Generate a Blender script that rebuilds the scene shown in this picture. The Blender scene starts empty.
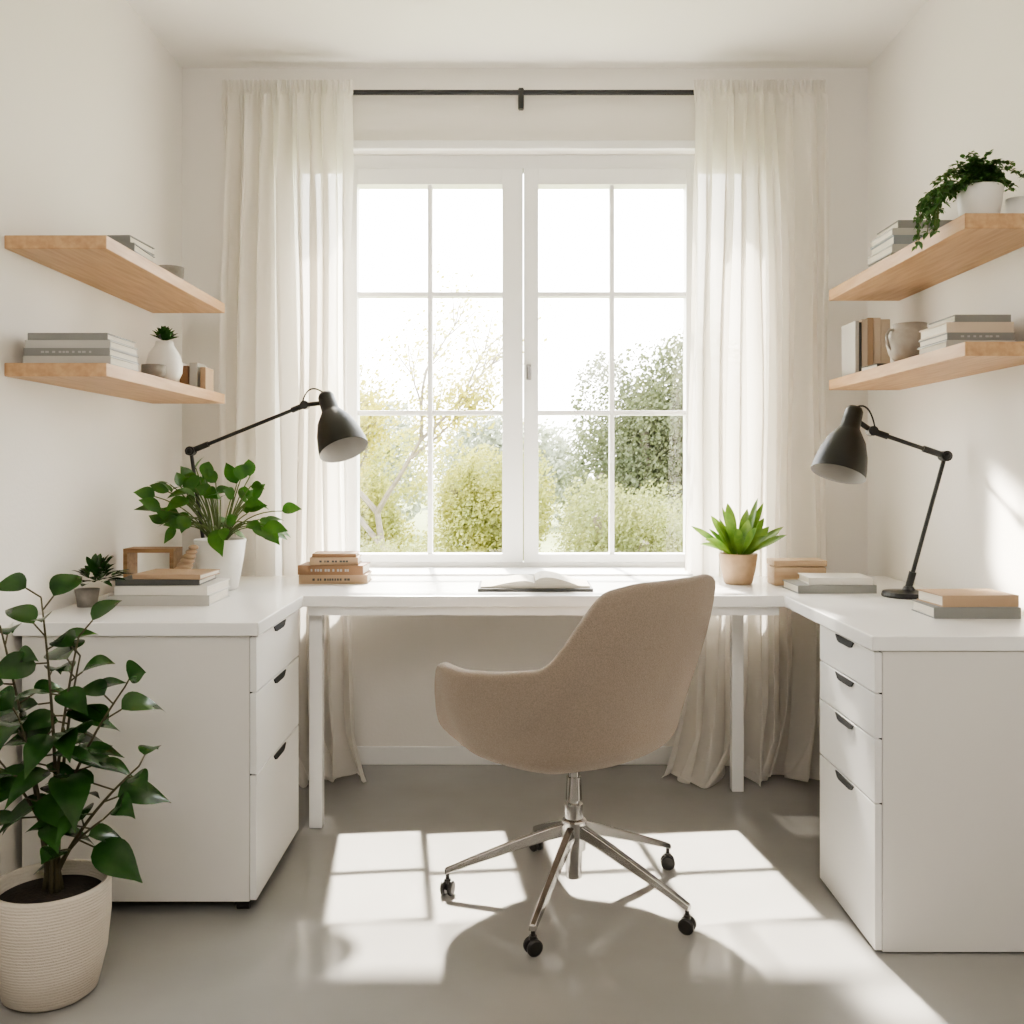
import bpy, bmesh, math, random
from mathutils import Vector, Matrix, Quaternion
random.seed(7)
scene = bpy.context.scene
COL = scene.collection
V = Vector
try:
    scene.view_settings.view_transform = 'AgX'
    scene.view_settings.look = 'AgX - Medium High Contrast'
    scene.view_settings.exposure = 1.0
except Exception as ex:
    print(ex)

# ------------------------------------------------------------------ materials
def mat(name, color, rough=0.6, metal=0.0, noise=0.0, nscale=20.0, bump=0.0, bscale=200.0,
        trans=0.0, sheen=0.0, stretch=None, color2=None, coat=0.0, sheer=0.0, bdist=0.004):
    m = bpy.data.materials.new(name); m.use_nodes = True
    nt = m.node_tree; N = nt.nodes; L = nt.links
    b = N["Principled BSDF"]; out = N["Material Output"]
    b.inputs["Base Color"].default_value = (*color, 1)
    b.inputs["Roughness"].default_value = rough
    b.inputs["Metallic"].default_value = metal
    b.inputs["Coat Weight"].default_value = coat
    if sheen: b.inputs["Sheen Weight"].default_value = sheen
    tc = N.new("ShaderNodeTexCoord"); mp = N.new("ShaderNodeMapping")
    L.new(tc.outputs["Object"], mp.inputs["Vector"])
    if stretch: mp.inputs["Scale"].default_value = stretch
    if noise > 0 or color2:
        nz = N.new("ShaderNodeTexNoise"); nz.inputs["Scale"].default_value = nscale
        nz.inputs["Detail"].default_value = 6
        L.new(mp.outputs[0], nz.inputs["Vector"])
        rp = N.new("ShaderNodeValToRGB")
        c2 = color2 if color2 else tuple(max(0, c * (1 - noise)) for c in color)
        rp.color_ramp.elements[0].position = 0.32; rp.color_ramp.elements[0].color = (*c2, 1)
        rp.color_ramp.elements[1].position = 0.68; rp.color_ramp.elements[1].color = (*color, 1)
        L.new(nz.outputs["Fac"], rp.inputs["Fac"]); L.new(rp.outputs["Color"], b.inputs["Base Color"])
    if bump > 0:
        n2 = N.new("ShaderNodeTexNoise"); n2.inputs["Scale"].default_value = bscale
        n2.inputs["Detail"].default_value = 3
        L.new(mp.outputs[0], n2.inputs["Vector"])
        bp = N.new("ShaderNodeBump"); bp.inputs["Strength"].default_value = bump
        bp.inputs["Distance"].default_value = bdist
        L.new(n2.outputs["Fac"], bp.inputs["Height"]); L.new(bp.outputs["Normal"], b.inputs["Normal"])
    if trans > 0:
        tr = N.new("ShaderNodeBsdfTranslucent"); mx = N.new("ShaderNodeMixShader")
        tr.inputs["Color"].default_value = (*color, 1)
        mx.inputs["Fac"].default_value = trans
        if noise > 0 or color2: L.new(rp.outputs["Color"], tr.inputs["Color"])
        L.new(b.outputs[0], mx.inputs[1]); L.new(tr.outputs[0], mx.inputs[2])
        last = mx.outputs[0]
        if sheer > 0:
            tp = N.new("ShaderNodeBsdfTransparent"); m2 = N.new("ShaderNodeMixShader"); m2.inputs["Fac"].default_value = sheer
            L.new(last, m2.inputs[1]); L.new(tp.outputs[0], m2.inputs[2]); last = m2.outputs[0]
        L.new(last, out.inputs["Surface"])
    return m

M = {}
M['wall'] = mat("wall_paint", (0.81, 0.775, 0.725), 0.85, bump=0.15, bscale=90)
M['ceil'] = mat("ceiling_paint", (0.86, 0.83, 0.785), 0.9)
M['trim'] = mat("trim_paint", (0.86, 0.85, 0.83), 0.4)
M['floor'] = mat("polished_concrete", (0.375, 0.365, 0.35), 0.10, noise=0.16, nscale=1.8, bump=0.10, bscale=7)
M['desk'] = mat("white_laminate", (0.86, 0.85, 0.835), 0.22)
M['cab'] = mat("cabinet_white", (0.75, 0.725, 0.69), 0.45)
M['drawer'] = mat("drawer_white", (0.82, 0.81, 0.79), 0.4)
M['black'] = mat("black_metal", (0.010, 0.010, 0.010), 0.38)
M['shadeblack'] = mat("lamp_black", (0.013, 0.014, 0.012), 0.42)
M['shadein'] = mat("lamp_inner_grey", (0.34, 0.33, 0.31), 0.5)
M['gapshade'] = mat("recess_shade", (0.012, 0.012, 0.012), 0.8)  # near-black stands for shade inside finger slots and drawer gaps
M['chrome'] = mat("chrome", (0.52, 0.51, 0.50), 0.10, metal=1.0)
M['handle'] = mat("brushed_metal", (0.22, 0.21, 0.20), 0.3, metal=1.0)
M['rubber'] = mat("caster_rubber", (0.02, 0.018, 0.016), 0.4)
M['fabric'] = mat("beige_fabric", (0.355, 0.285, 0.228), 0.95, noise=0.24, nscale=300, bump=0.6, bscale=450, sheen=0.15)
M['oak'] = mat("oak_wood", (0.56, 0.36, 0.20), 0.5, color2=(0.42, 0.25, 0.13), nscale=6, stretch=(9, 0.8, 9))
M['boxwood'] = mat("light_wood", (0.56, 0.41, 0.27), 0.55, color2=(0.46, 0.32, 0.20), nscale=8, stretch=(1, 6, 9))
M['darkwood'] = mat("brown_wood", (0.33, 0.20, 0.10), 0.55, color2=(0.22, 0.12, 0.055), nscale=8, stretch=(1, 6, 9))
M['basket'] = mat("pale_basket", (0.58, 0.50, 0.40), 0.85, noise=0.25, nscale=60, bump=0.8, bscale=90, stretch=(1, 1, 5))
M['curtain'] = mat("linen_curtain", (0.95, 0.92, 0.87), 0.9, trans=0.5, bump=0.2, bscale=500, sheer=0.08)
M['ceramic'] = mat("white_ceramic", (0.76, 0.74, 0.70), 0.45, bump=0.1, bscale=60)
M['stoneware'] = mat("beige_stoneware", (0.37, 0.325, 0.275), 0.55, noise=0.15, nscale=50, bump=0.1, bscale=60)
M['tan'] = mat("tan_ceramic", (0.45, 0.31, 0.19), 0.6, noise=0.15, nscale=40)
M['stone'] = mat("grey_stone", (0.30, 0.27, 0.24), 0.8, noise=0.3, nscale=30, bump=0.3, bscale=80)
M['soil'] = mat("potting_soil", (0.030, 0.019, 0.012), 0.95, noise=0.6, nscale=60, bump=1.0, bscale=150)
M['leafdark'] = mat("dark_leaf", (0.036, 0.105, 0.022), 0.22, color2=(0.014, 0.050, 0.012), nscale=14, trans=0.2)
M['leafmid'] = mat("green_leaf", (0.065, 0.17, 0.025), 0.33, color2=(0.026, 0.092, 0.015), nscale=18, trans=0.3)
M['leaftrail'] = mat("small_leaf", (0.085, 0.19, 0.05), 0.45, color2=(0.045, 0.115, 0.03), nscale=30, trans=0.28)
M['leafbright'] = mat("bright_leaf", (0.22, 0.34, 0.06), 0.36, color2=(0.06, 0.15, 0.025), nscale=16, trans=0.38)
M['stem'] = mat("stem_green", (0.09, 0.13, 0.035), 0.6)
M['twig'] = mat("woody_stem", (0.07, 0.06, 0.03), 0.8)
M['bark'] = mat("tree_bark", (0.20, 0.17, 0.13), 0.9, noise=0.4, nscale=20)
M['treeyellow'] = mat("golden_foliage", (0.42, 0.38, 0.07), 0.7, color2=(0.27, 0.27, 0.05), nscale=3, trans=0.42)
M['treegreen'] = mat("green_foliage", (0.135, 0.15, 0.07), 0.7, color2=(0.085, 0.105, 0.05), nscale=3, trans=0.35)
M['bush'] = mat("bush_foliage", (0.24, 0.25, 0.08), 0.7, color2=(0.15, 0.175, 0.06), nscale=3, trans=0.38)
M['ybush'] = mat("yellow_bush_foliage", (0.37, 0.36, 0.09), 0.7, color2=(0.25, 0.27, 0.07), nscale=3, trans=0.4)
M['hazefol'] = mat("hazed_foliage", (0.38, 0.40, 0.30), 0.9, color2=(0.30, 0.33, 0.25), nscale=2, trans=0.35)  # pale tone is distance haze put into the leaf colour
M['grass'] = mat("lawn", (0.18, 0.21, 0.06), 0.9, noise=0.4, nscale=3)
M['pages'] = mat("book_pages", (0.74, 0.69, 0.60), 0.9, noise=0.18, nscale=60, stretch=(0.3, 0.3, 12))
M['print'] = mat("print_grey", (0.40, 0.39, 0.37), 0.9)
def cov(n, c): 
    M[n] = mat("book_cover_" + n, c, 0.6, bump=0.1, bscale=120)
cov('cwhite', (0.68, 0.65, 0.60)); cov('cgrey', (0.23, 0.23, 0.22)); cov('clgrey', (0.45, 0.435, 0.405))
cov('ccream', (0.56, 0.47, 0.365)); cov('cbrown', (0.25, 0.14, 0.075)); cov('ctan', (0.40, 0.28, 0.18))
cov('cdark', (0.07, 0.07, 0.068)); cov('cblue', (0.24, 0.27, 0.29))

gm = bpy.data.materials.new("window_glass"); gm.use_nodes = True
nt = gm.node_tree; nt.nodes.clear()
o = nt.nodes.new("ShaderNodeOutputMaterial"); t = nt.nodes.new("ShaderNodeBsdfTransparent")
g = nt.nodes.new("ShaderNodeBsdfGlossy"); g.inputs["Roughness"].default_value = 0.02
mx = nt.nodes.new("ShaderNodeMixShader"); mx.inputs[0].default_value = 0.05
nt.links.new(t.outputs[0], mx.inputs[1]); nt.links.new(g.outputs[0], mx.inputs[2]); nt.links.new(mx.outputs[0], o.inputs[0])
M['glass'] = gm

def ribbed(name, color):
    m = mat(name, color, 0.7)
    nt = m.node_tree; N = nt.nodes; L = nt.links
    w = N.new("ShaderNodeTexWave"); w.bands_direction = 'Z'; w.inputs["Scale"].default_value = 48
    w.inputs["Distortion"].default_value = 2.4; w.inputs["Detail"].default_value = 3; w.inputs["Detail Scale"].default_value = 4
    tc = [n for n in N if n.type == 'TEX_COORD'][0]
    L.new(tc.outputs["Object"], w.inputs["Vector"])
    bp = N.new("ShaderNodeBump"); bp.inputs["Strength"].default_value = 0.4; bp.inputs["Distance"].default_value = 0.003
    L.new(w.outputs["Fac"], bp.inputs["Height"]); L.new(bp.outputs["Normal"], N["Principled BSDF"].inputs["Normal"])
    return m
M['ribpot'] = ribbed("ribbed_cream_pot", (0.66, 0.595, 0.51))

# ------------------------------------------------------------------ object helpers
ORG = {}
def empty(name, loc, label=None, cat=None, parent=None, **kw):
    e = bpy.data.objects.new(name, None); e.empty_display_size = 0.05
    COL.objects.link(e); loc = V(loc)
    if parent: e.parent = parent; e.location = loc - ORG[parent.name]
    else: e.location = loc
    ORG[e.name] = loc
    if label: e["label"] = label
    if cat: e["category"] = cat
    for k, v in kw.items(): e[k] = v
    return e

def mk(name, bm, m, origin=None, parent=None, label=None, cat=None, smooth=False, bevel=0, sub=0, **kw):
    """bm is in WORLD coordinates"""
    me = bpy.data.meshes.new(name)
    if origin is None:
        origin = ORG[parent.name] if parent else V((0, 0, 0))
    origin = V(origin)
    bmesh.ops.recalc_face_normals(bm, faces=bm.faces)
    bmesh.ops.translate(bm, verts=bm.verts, vec=-origin)
    bm.to_mesh(me); bm.free()
    if not isinstance(m, (list, tuple)): m = [m]
    for x in m: me.materials.append(x)
    if smooth:
        for p in me.polygons: p.use_smooth = True
    ob = bpy.data.objects.new(name, me); COL.objects.link(ob)
    if parent: ob.parent = parent; ob.location = origin - ORG[parent.name]
    else: ob.location = origin
    ORG[ob.name] = origin
    if bevel:
        b = ob.modifiers.new("bev", 'BEVEL'); b.width = bevel; b.segments = 2; b.limit_method = 'ANGLE'
    if sub:
        s = ob.modifiers.new("sub", 'SUBSURF'); s.levels = sub; s.render_levels = sub
    if label: ob["label"] = label
    if cat: ob["category"] = cat
    for k, v in kw.items(): ob[k] = v
    return ob

def BM(): return bmesh.new()
def box(bm, x0, x1, y0, y1, z0, z1, rot=0, piv=None):
    r = bmesh.ops.create_cube(bm, size=1)
    bmesh.ops.scale(bm, vec=(x1 - x0, y1 - y0, z1 - z0), verts=r['verts'])
    bmesh.ops.translate(bm, vec=((x0 + x1) / 2, (y0 + y1) / 2, (z0 + z1) / 2), verts=r['verts'])
    if rot:
        bmesh.ops.rotate(bm, cent=piv or ((x0 + x1) / 2, (y0 + y1) / 2, 0), matrix=Matrix.Rotation(rot, 3, 'Z'), verts=r['verts'])
    return r['verts']
def rod(bm, a, b, r1, r2=None, seg=16):
    a = V(a); b = V(b); r2 = r1 if r2 is None else r2
    d = b - a; q = d.to_track_quat('Z', 'Y').to_matrix().to_4x4()
    r = bmesh.ops.create_cone(bm, cap_ends=True, segments=seg, radius1=r1, radius2=r2, depth=d.length,
                              matrix=Matrix.Translation((a + b) / 2) @ q)
    return r['verts']
def ball(bm, c, r, sc=(1, 1, 1), seg=16):
    x = bmesh.ops.create_uvsphere(bm, u_segments=seg, v_segments=max(8, seg // 2), radius=r,
                                  matrix=Matrix.Translation(c) @ Matrix.Diagonal((*sc, 1)))
    return x['verts']
def lathe(bm, prof, c, seg=40, axis=None):
    c = V(c)
    R = V(axis).normalized().to_track_quat('Z', 'Y').to_matrix() if axis is not None else Matrix.Identity(3)
    rings = []
    for r, z in prof:
        if r < 1e-5: rings.append([bm.verts.new(c + R @ V((0, 0, z)))])
        else: rings.append([bm.verts.new(c + R @ V((r * math.cos(2 * math.pi * k / seg), r * math.sin(2 * math.pi * k / seg), z))) for k in range(seg)])
    for A, B in zip(rings, rings[1:]):
        for k in range(seg):
            k2 = (k + 1) % seg
            if len(A) == 1 and len(B) == 1: continue
            if len(A) == 1: f = bm.faces.new((A[0], B[k2], B[k]))
            elif len(B) == 1: f = bm.faces.new((A[k], A[k2], B[0]))
            else: f = bm.faces.new((A[k], A[k2], B[k2], B[k]))
def tube(bm, pts, radii, seg=8):
    pts = [V(p) for p in pts]; rings = []
    n = len(pts)
    if not isinstance(radii, (list, tuple)): radii = [radii] * n
    up = V((0.13, 0.31, 0.94))
    for i, p in enumerate(pts):
        d = (pts[min(i + 1, n - 1)] - pts[max(i - 1, 0)]).normalized()
        a = d.cross(up)
        if a.length < 1e-3: a = d.cross(V((1, 0, 0)))
        a.normalize(); b = d.cross(a)
        rings.append([bm.verts.new(p + radii[i] * (math.cos(2 * math.pi * k / seg) * a + math.sin(2 * math.pi * k / seg) * b)) for k in range(seg)])
    for A, B in zip(rings, rings[1:]):
        for k in range(seg):
            bm.faces.new((A[k], A[(k + 1) % seg], B[(k + 1) % seg], B[k]))
    bm.faces.new(rings[0]); bm.faces.new(rings[-1])
def bez(p0, p1, p2, n=8):
    p0, p1, p2 = V(p0), V(p1), V(p2)
    return [(1 - t) ** 2 * p0 + 2 * t * (1 - t) * p1 + t * t * p2 for t in [i / n for i in range(n + 1)]]
def leaf(bm, base, d, L, W, droop=0.25, fold=0.25, up=(0, 0, 1), nl=8, peak=0.8, xmin=None, ex=0.85):
    base = V(base); d = V(d).normalized(); up = V(up)
    side = d.cross(up)
    if side.length < 1e-3: side = V((1, 0, 0))
    side.normalize(); nrm = side.cross(d).normalized()
    rows = []
    for i in range(nl + 1):
        t = i / nl
        w = W * 0.5 * (math.sin(math.pi * t ** peak) ** (ex if t > 0.4 else 0.85) if 0 < t < 1 else 0.02)
        c = base + d * (L * t * (1 - 0.15 * droop * t)) - V((0, 0, 1)) * (L * droop * t * t)
        row = []
        for s in (-1, -0.5, 0, 0.5, 1):
            p = c + side * (s * w) + nrm * (fold * abs(s) * w)
            if xmin is not None and p.x < xmin: p.x = xmin
            row.append(bm.verts.new(p))
        rows.append(row)
    for A, B in zip(rows, rows[1:]):
        for k in range(4): bm.faces.new((A[k], A[k + 1], B[k + 1], B[k]))

# ------------------------------------------------------------------ camera
cam = bpy.data.cameras.new("camera"); co = bpy.data.objects.new("camera", cam); COL.objects.link(co)
CH = 1.14
co.location = (0, 0, CH); co.rotation_euler = (math.radians(90), 0, 0)
cam.sensor_width = 36; cam.lens = 36 * 1000 / 1024; cam.shift_y = -42 / 1024; cam.clip_start = 0.05; cam.clip_end = 300
scene.camera = co

# ------------------------------------------------------------------ room shell
XL, XR, YB, YF, ZC = -1.28, 1.38, 3.88, -1.6, 2.70
T = 0.2
WX0, WX1, WZ0, WZ1 = -0.635, 0.715, 0.745, 2.385
OX0, OX1 = -0.86, 0.94     # wall opening widened for added side panes that make the curtains glow
def struct(name, bm, m, label, cat, **k): return mk(name, bm, m, label=label, cat=cat, kind="structure", **k)
b = BM(); box(b, XL - T, XR + T, YF - T, YB + T, -0.12, 0); struct("floor", b, M['floor'], "smooth pale grey polished concrete floor with sunlight", "floor")
b = BM(); box(b, XL - T, XR + T, YF - T, YB + T, ZC, ZC + 0.15); struct("ceiling", b, M['ceil'], "plain off-white painted ceiling above the desk", "ceiling")
b = BM(); box(b, XL - T, XL, YF - T, YB + T, 0, ZC); struct("wall_west", b, M['wall'], "cream painted wall carrying two oak shelves", "wall")
b = BM(); box(b, XR, XR + T, YF - T, YB + T, 0, ZC); struct("wall_east", b, M['wall'], "cream painted wall with oak shelves and plant", "wall")
b = BM(); box(b, XL, XR, YF - T, YF, 0, ZC); struct("wall_south", b, M['wall'], "cream painted wall facing the window", "wall")
b = BM()
box(b, XL, OX0, YB, YB + T, 0, ZC); box(b, OX1, XR, YB, YB + T, 0, ZC)
box(b, OX0, OX1, YB, YB + T, WZ1, ZC); box(b, OX0, OX1, YB, YB + T, 0, WZ0)
struct("wall_north", b, M['wall'], "cream painted wall around the tall window", "wall")
b = BM(); box(b, XL, XR, YB - 0.015, YB, 0, 0.07); struct("baseboard_north", b, M['trim'], "white painted baseboard below the window", "baseboard", bevel=0.003)
b = BM(); box(b, XL, XL + 0.015, YF, YB - 0.02, 0, 0.07); struct("baseboard_west", b, M['trim'], "white painted baseboard behind white cabinet", "baseboard", bevel=0.003)
b = BM(); box(b, XR - 0.015, XR, YF, YB - 0.02, 0, 0.07); struct("baseboard_east", b, M['trim'], "white painted baseboard behind drawer cabinet", "baseboard", bevel=0.003)
b = BM()
box(b, OX0 - 0.005, OX1 + 0.005, YB - 0.018, YB + 0.01, WZ1 - 0.004, WZ1 + 0.03)
struct("trim_1", b, M['trim'], "thin white head trim above the window", "window trim", bevel=0.004)
b = BM(); box(b, OX0 + 0.002, OX1 - 0.002, YB, YB + 0.07, WZ0 - 0.02, WZ0 + 0.012); box(b, -0.59, 0.668, 3.682, YB, WZ0 - 0.02, WZ0 + 0.012)  # inner board extended to block sun falling behind the desk
struct("trim_2", b, M['trim'], "deep white window sill board behind the desk", "window sill")

# window
WYF, WYB = YB + 0.07, YB + 0.14
b = BM()
fw = 0.012
z0 = WZ0 + 0.0
box(b, WX0 - 0.02, WX0 + fw, WYF, WYB, z0, WZ1); box(b, WX1 - fw, WX1 + 0.02, WYF, WYB, z0, WZ1)
box(b, WX0 + fw, WX1 - fw, WYF, WYB, WZ1 - 0.055, WZ1); box(b, WX0 + fw, WX1 - fw, WYF, WYB, z0, z0 + 0.03)
for a_, c_ in ((OX0, WX0 - 0.02), (WX1 + 0.02, OX1)):
    box(b, a_, c_, WYF, WYB, WZ1 - 0.055, WZ1); box(b, a_, c_, WYF, WYB, z0, z0 + 0.05)
box(b, OX0, OX0 + 0.02, WYF, WYB, z0 + 0.05, WZ1 - 0.055); box(b, OX1 - 0.02, OX1, WYF, WYB, z0 + 0.05, WZ1 - 0.055)
win = struct("window_1", b, M['trim'], "white double casement window with grid panes overlooking garden", "window", bevel=0.002)
for a_, c_ in ((OX0 + 0.021, WX0 - 0.021), (WX1 + 0.021, OX1 - 0.021)):
    b = BM(); box(b, a_, c_, WYF + 0.02, WYF + 0.024, z0 + 0.051, WZ1 - 0.056); mk("glass", b, M['glass'], parent=win)  # added side panes, hidden by the curtains, to light them from behind
cx = 0.045
def casement(x0, x1, l, r):
    zb, zt = z0 + 0.031, WZ1 - 0.057
    rt, rb = 0.063, 0.033
    y0, y1 = WYF - 0.012, WYB - 0.01
    b = BM()
    box(b, x0, x0 + l, y0, y1, zb, zt); box(b, x1 - r, x1, y0, y1, zb, zt)
    box(b, x0 + l, x1 - r, y0, y1, zt - rt, zt); box(b, x0 + l, x1 - r, y0, y1, zb, zb + rb)
    gx0, gx1, gz0, gz1 = x0 + l, x1 - r, zb + rb, zt - rt
    mxx = (gx0 + gx1) / 2; bw = 0.009
    box(b, mxx - bw, mxx + bw, y0 + 0.01, y1 - 0.012, gz0, gz1)
    for zz in (CH + (470 - 295) / 252, CH + (470 - 413) / 252):
        box(b, gx0, mxx - bw, y0 + 0.011, y1 - 0.013, zz - bw, zz + bw)
        box(b, mxx + bw, gx1, y0 + 0.011, y1 - 0.013, zz - bw, zz + bw)
    c = mk("casement", b, M['trim'], parent=win, bevel=0.002)
    b = BM(); box(b, gx0, gx1, (y0 + y1) / 2 - 0.002, (y0 + y1) / 2 + 0.002, gz0, gz1)
    mk("glass", b, M['glass'], parent=c)
    return c
cL = casement(WX0 + fw + 0.001, cx - 0.002, 0.012, 0.081)
cR = casement(cx + 0.002, WX1 - fw - 0.001, 0.057, 0.016)
b = BM(); hz = CH + (470 - 373) / 252
box(b, cx + 0.012, cx + 0.030, WYF - 0.018, WYF - 0.012, hz - 0.03, hz + 0.03)
rod(b, (cx + 0.021, WYF - 0.018, hz + 0.01), (cx + 0.021, WYF - 0.045, hz + 0.01), 0.006)
box(b, cx + 0.015, cx + 0.027, WYF - 0.052, WYF - 0.042, hz - 0.03, hz + 0.018)
mk("window_handle", b, M['handle'], parent=cR, bevel=0.002, label="small brushed metal window handle")

# ------------------------------------------------------------------ curtains and rod
RY, RZ = 3.836, 2.588
rodE = empty("curtain_rod", (0.04, RY, RZ), "slim black metal curtain rod on bracket above window", "curtain rod")
b = BM(); rod(b, (-1.06, RY, RZ), (1.17, RY, RZ), 0.010); mk("rod", b, M['black'], parent=rodE, smooth=False)
for bx in (0.035, -1.05, 1.20):
    b = BM(); rod(b, (bx, RY, RZ), (bx, YB, RZ), 0.006); box(b, bx - 0.011, bx + 0.011, YB - 0.006, YB, RZ - 0.05, RZ + 0.03)
    if bx == 0.035: box(b, bx - 0.008, bx + 0.008, RY - 0.012, RY + 0.012, RZ - 0.065, RZ + 0.014)
    else: rod(b, (bx - 0.04 * (1 if bx > 0 else -1), RY, RZ), (bx, RY, RZ), 0.005)
    mk("bracket", b, M['black'], parent=rodE)

def curtain(xt0, xt1, xb0, xb1, nf, seed, label, flare, fl):
    rnd = random.Random(seed)
    NV = 110
    ws = [rnd.uniform(0.6, 1.5) for _ in range(nf)]; tot = sum(ws); edges = [0]
    for w_ in ws: edges.append(edges[-1] + w_ / tot)
    am = [rnd.uniform(0.8, 1.2) for _ in range(nf + 1)]
    ph = [rnd.uniform(-0.9, 0.9) for _ in range(nf + 1)]
    dr = [rnd.uniform(-1, 1) for _ in range(nf + 1)]
    fq = [rnd.uniform(2.0, 6.0) for _ in range(nf + 1)]
    S = 22
    NU = nf * S
    b = BM(); g = []
    for j in range(NV + 1):
        v = j / NV
        row = []
        for i in range(NU + 1):
            k = min(nf - 1, i // S); f_ = (i - k * S) / S
            u = edges[k] + (edges[k + 1] - edges[k]) * f_
            s = f_ * f_ * (3 - 2 * f_)
            A = am[k] * (1 - s) + am[k + 1] * s
            P_ = ph[k] * (1 - s) + ph[k + 1] * s
            D_ = dr[k] * (1 - s) + dr[k + 1] * s
            F_ = fq[k] * (1 - s) + fq[k + 1] * s
            ang = 2 * math.pi * (k + f_) + P_ * min(1, v * 2) * (1 + v)
            e = v ** 1.5
            x = (xt0 + (xt1 - xt0) * u) * (1 - e) + (xb0 + (xb1 - xb0) * u) * e
            x += D_ * 0.020 * math.sin(v * 2.6) + 0.006 * math.sin(v * F_ * 2 + k)
            amp = (0.022 + 0.038 * min(1, v * 4)) * (1 + 0.15 * math.sin(v * F_ + k))
            sn = math.sin(ang)
            y = 3.752 + amp * A * (abs(sn) ** 0.85 * (1 if sn > 0 else -1)) + 0.008 * A * math.sin(ang * 2.3 + v * 4)
            x += 0.014 * math.sin(ang * 2 + 1) * min(1, v * 6)
            z = 2.612 - v * (2.612 - 0.004)
            if v < 0.02: y = 3.775 + 0.012 * math.sin(ang * 4.0)
            elif v < 0.10:
                q = (0.10 - v) / 0.08
                y += 0.008 * q * math.sin(ang * 4.0)
            if z < 0.35:
                q = (0.35 - z) / 0.35
                x += flare * fl * q * q * (0.5 + 0.5 * math.sin(ang * 0.7 + seed)) 
                y -= 0.03 * q * q
            if z < 0.15:
                q = (0.15 - z) / 0.15
                y -= 0.12 * q * (0.6 + 0.4 * math.sin(ang * 0.8))
                x += 0.035 * q * math.sin(ang * 0.5 + seed) + flare * fl * 0.4 * q
                z = max(0.004 + 0.055 * q * (0.5 + 0.5 * math.sin(ang * 0.9 + 1)) * (1 - 0.5 * q), z)
            y = max(3.684 if z > 0.6 else 3.0, min(y, 3.818))
            row.append(b.verts.new((x, y, z)))
        g.append(row)
    for A_, B_ in zip(g, g[1:]):
        for i in range(NU): b.faces.new((A_[i], A_[i + 1], B_[i + 1], B_[i]))
    return mk("curtain", b, M['curtain'], origin=((xt0 + xt1) / 2, 3.78, 0), label=label, cat="curtain", smooth=True)
curtain(-1.095, -0.605, -1.13, -0.585, 8, 3, "long sheer cream linen curtain hanging beside white cabinet", 1, 0.06)
curtain(0.685, 1.18, 0.645, 1.19, 8, 8, "long sheer cream linen curtain near tan plant pot", -1, 0.09)

# ------------------------------------------------------------------ desk
DZ, DT = 0.75, 0.035
DYB = 3.675; DYF = 3.10
LX, RX = -0.648, 0.845
LY, RYN = 2.555, 2.345
desk = empty("desk", (0.1, 3.35, 0), "white U-shaped desk with continuous worktop below the window", "desk")
b = BM()
pts = [(XL + 0.003, LY), (LX, LY), (LX, DYF), (RX, DYF), (RX, RYN), (XR - 0.003, RYN), (XR - 0.003, DYB), (XL + 0.003, DYB)]
vs = [b.verts.new((x, y, DZ - DT)) for x, y in pts]; f = b.faces.new(vs)
r = bmesh.ops.extrude_face_region(b, geom=[f]); bmesh.ops.translate(b, vec=(0, 0, DT), verts=[v for v in r['geom'] if isinstance(v, bmesh.types.BMVert)])
mk("worktop", b, M['desk'], parent=desk, bevel=0.003)
b = BM(); box(b, LX + 0.01, RX - 0.01, 3.13, 3.15, DZ - DT - 0.03, DZ - DT)
box(b, LX + 0.01, RX - 0.01, 3.60, 3.62, DZ - DT - 0.035, DZ - DT)
mk("apron", b, M['desk'], parent=desk)
for lx, ly in ((-0.625, 3.20), (0.80, 3.56)):
    b = BM(); box(b, lx - 0.021, lx + 0.021, ly - 0.021, ly + 0.021, 0, DZ - DT - 0.0); mk("leg", b, M['desk'], parent=desk, bevel=0.003)

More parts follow.
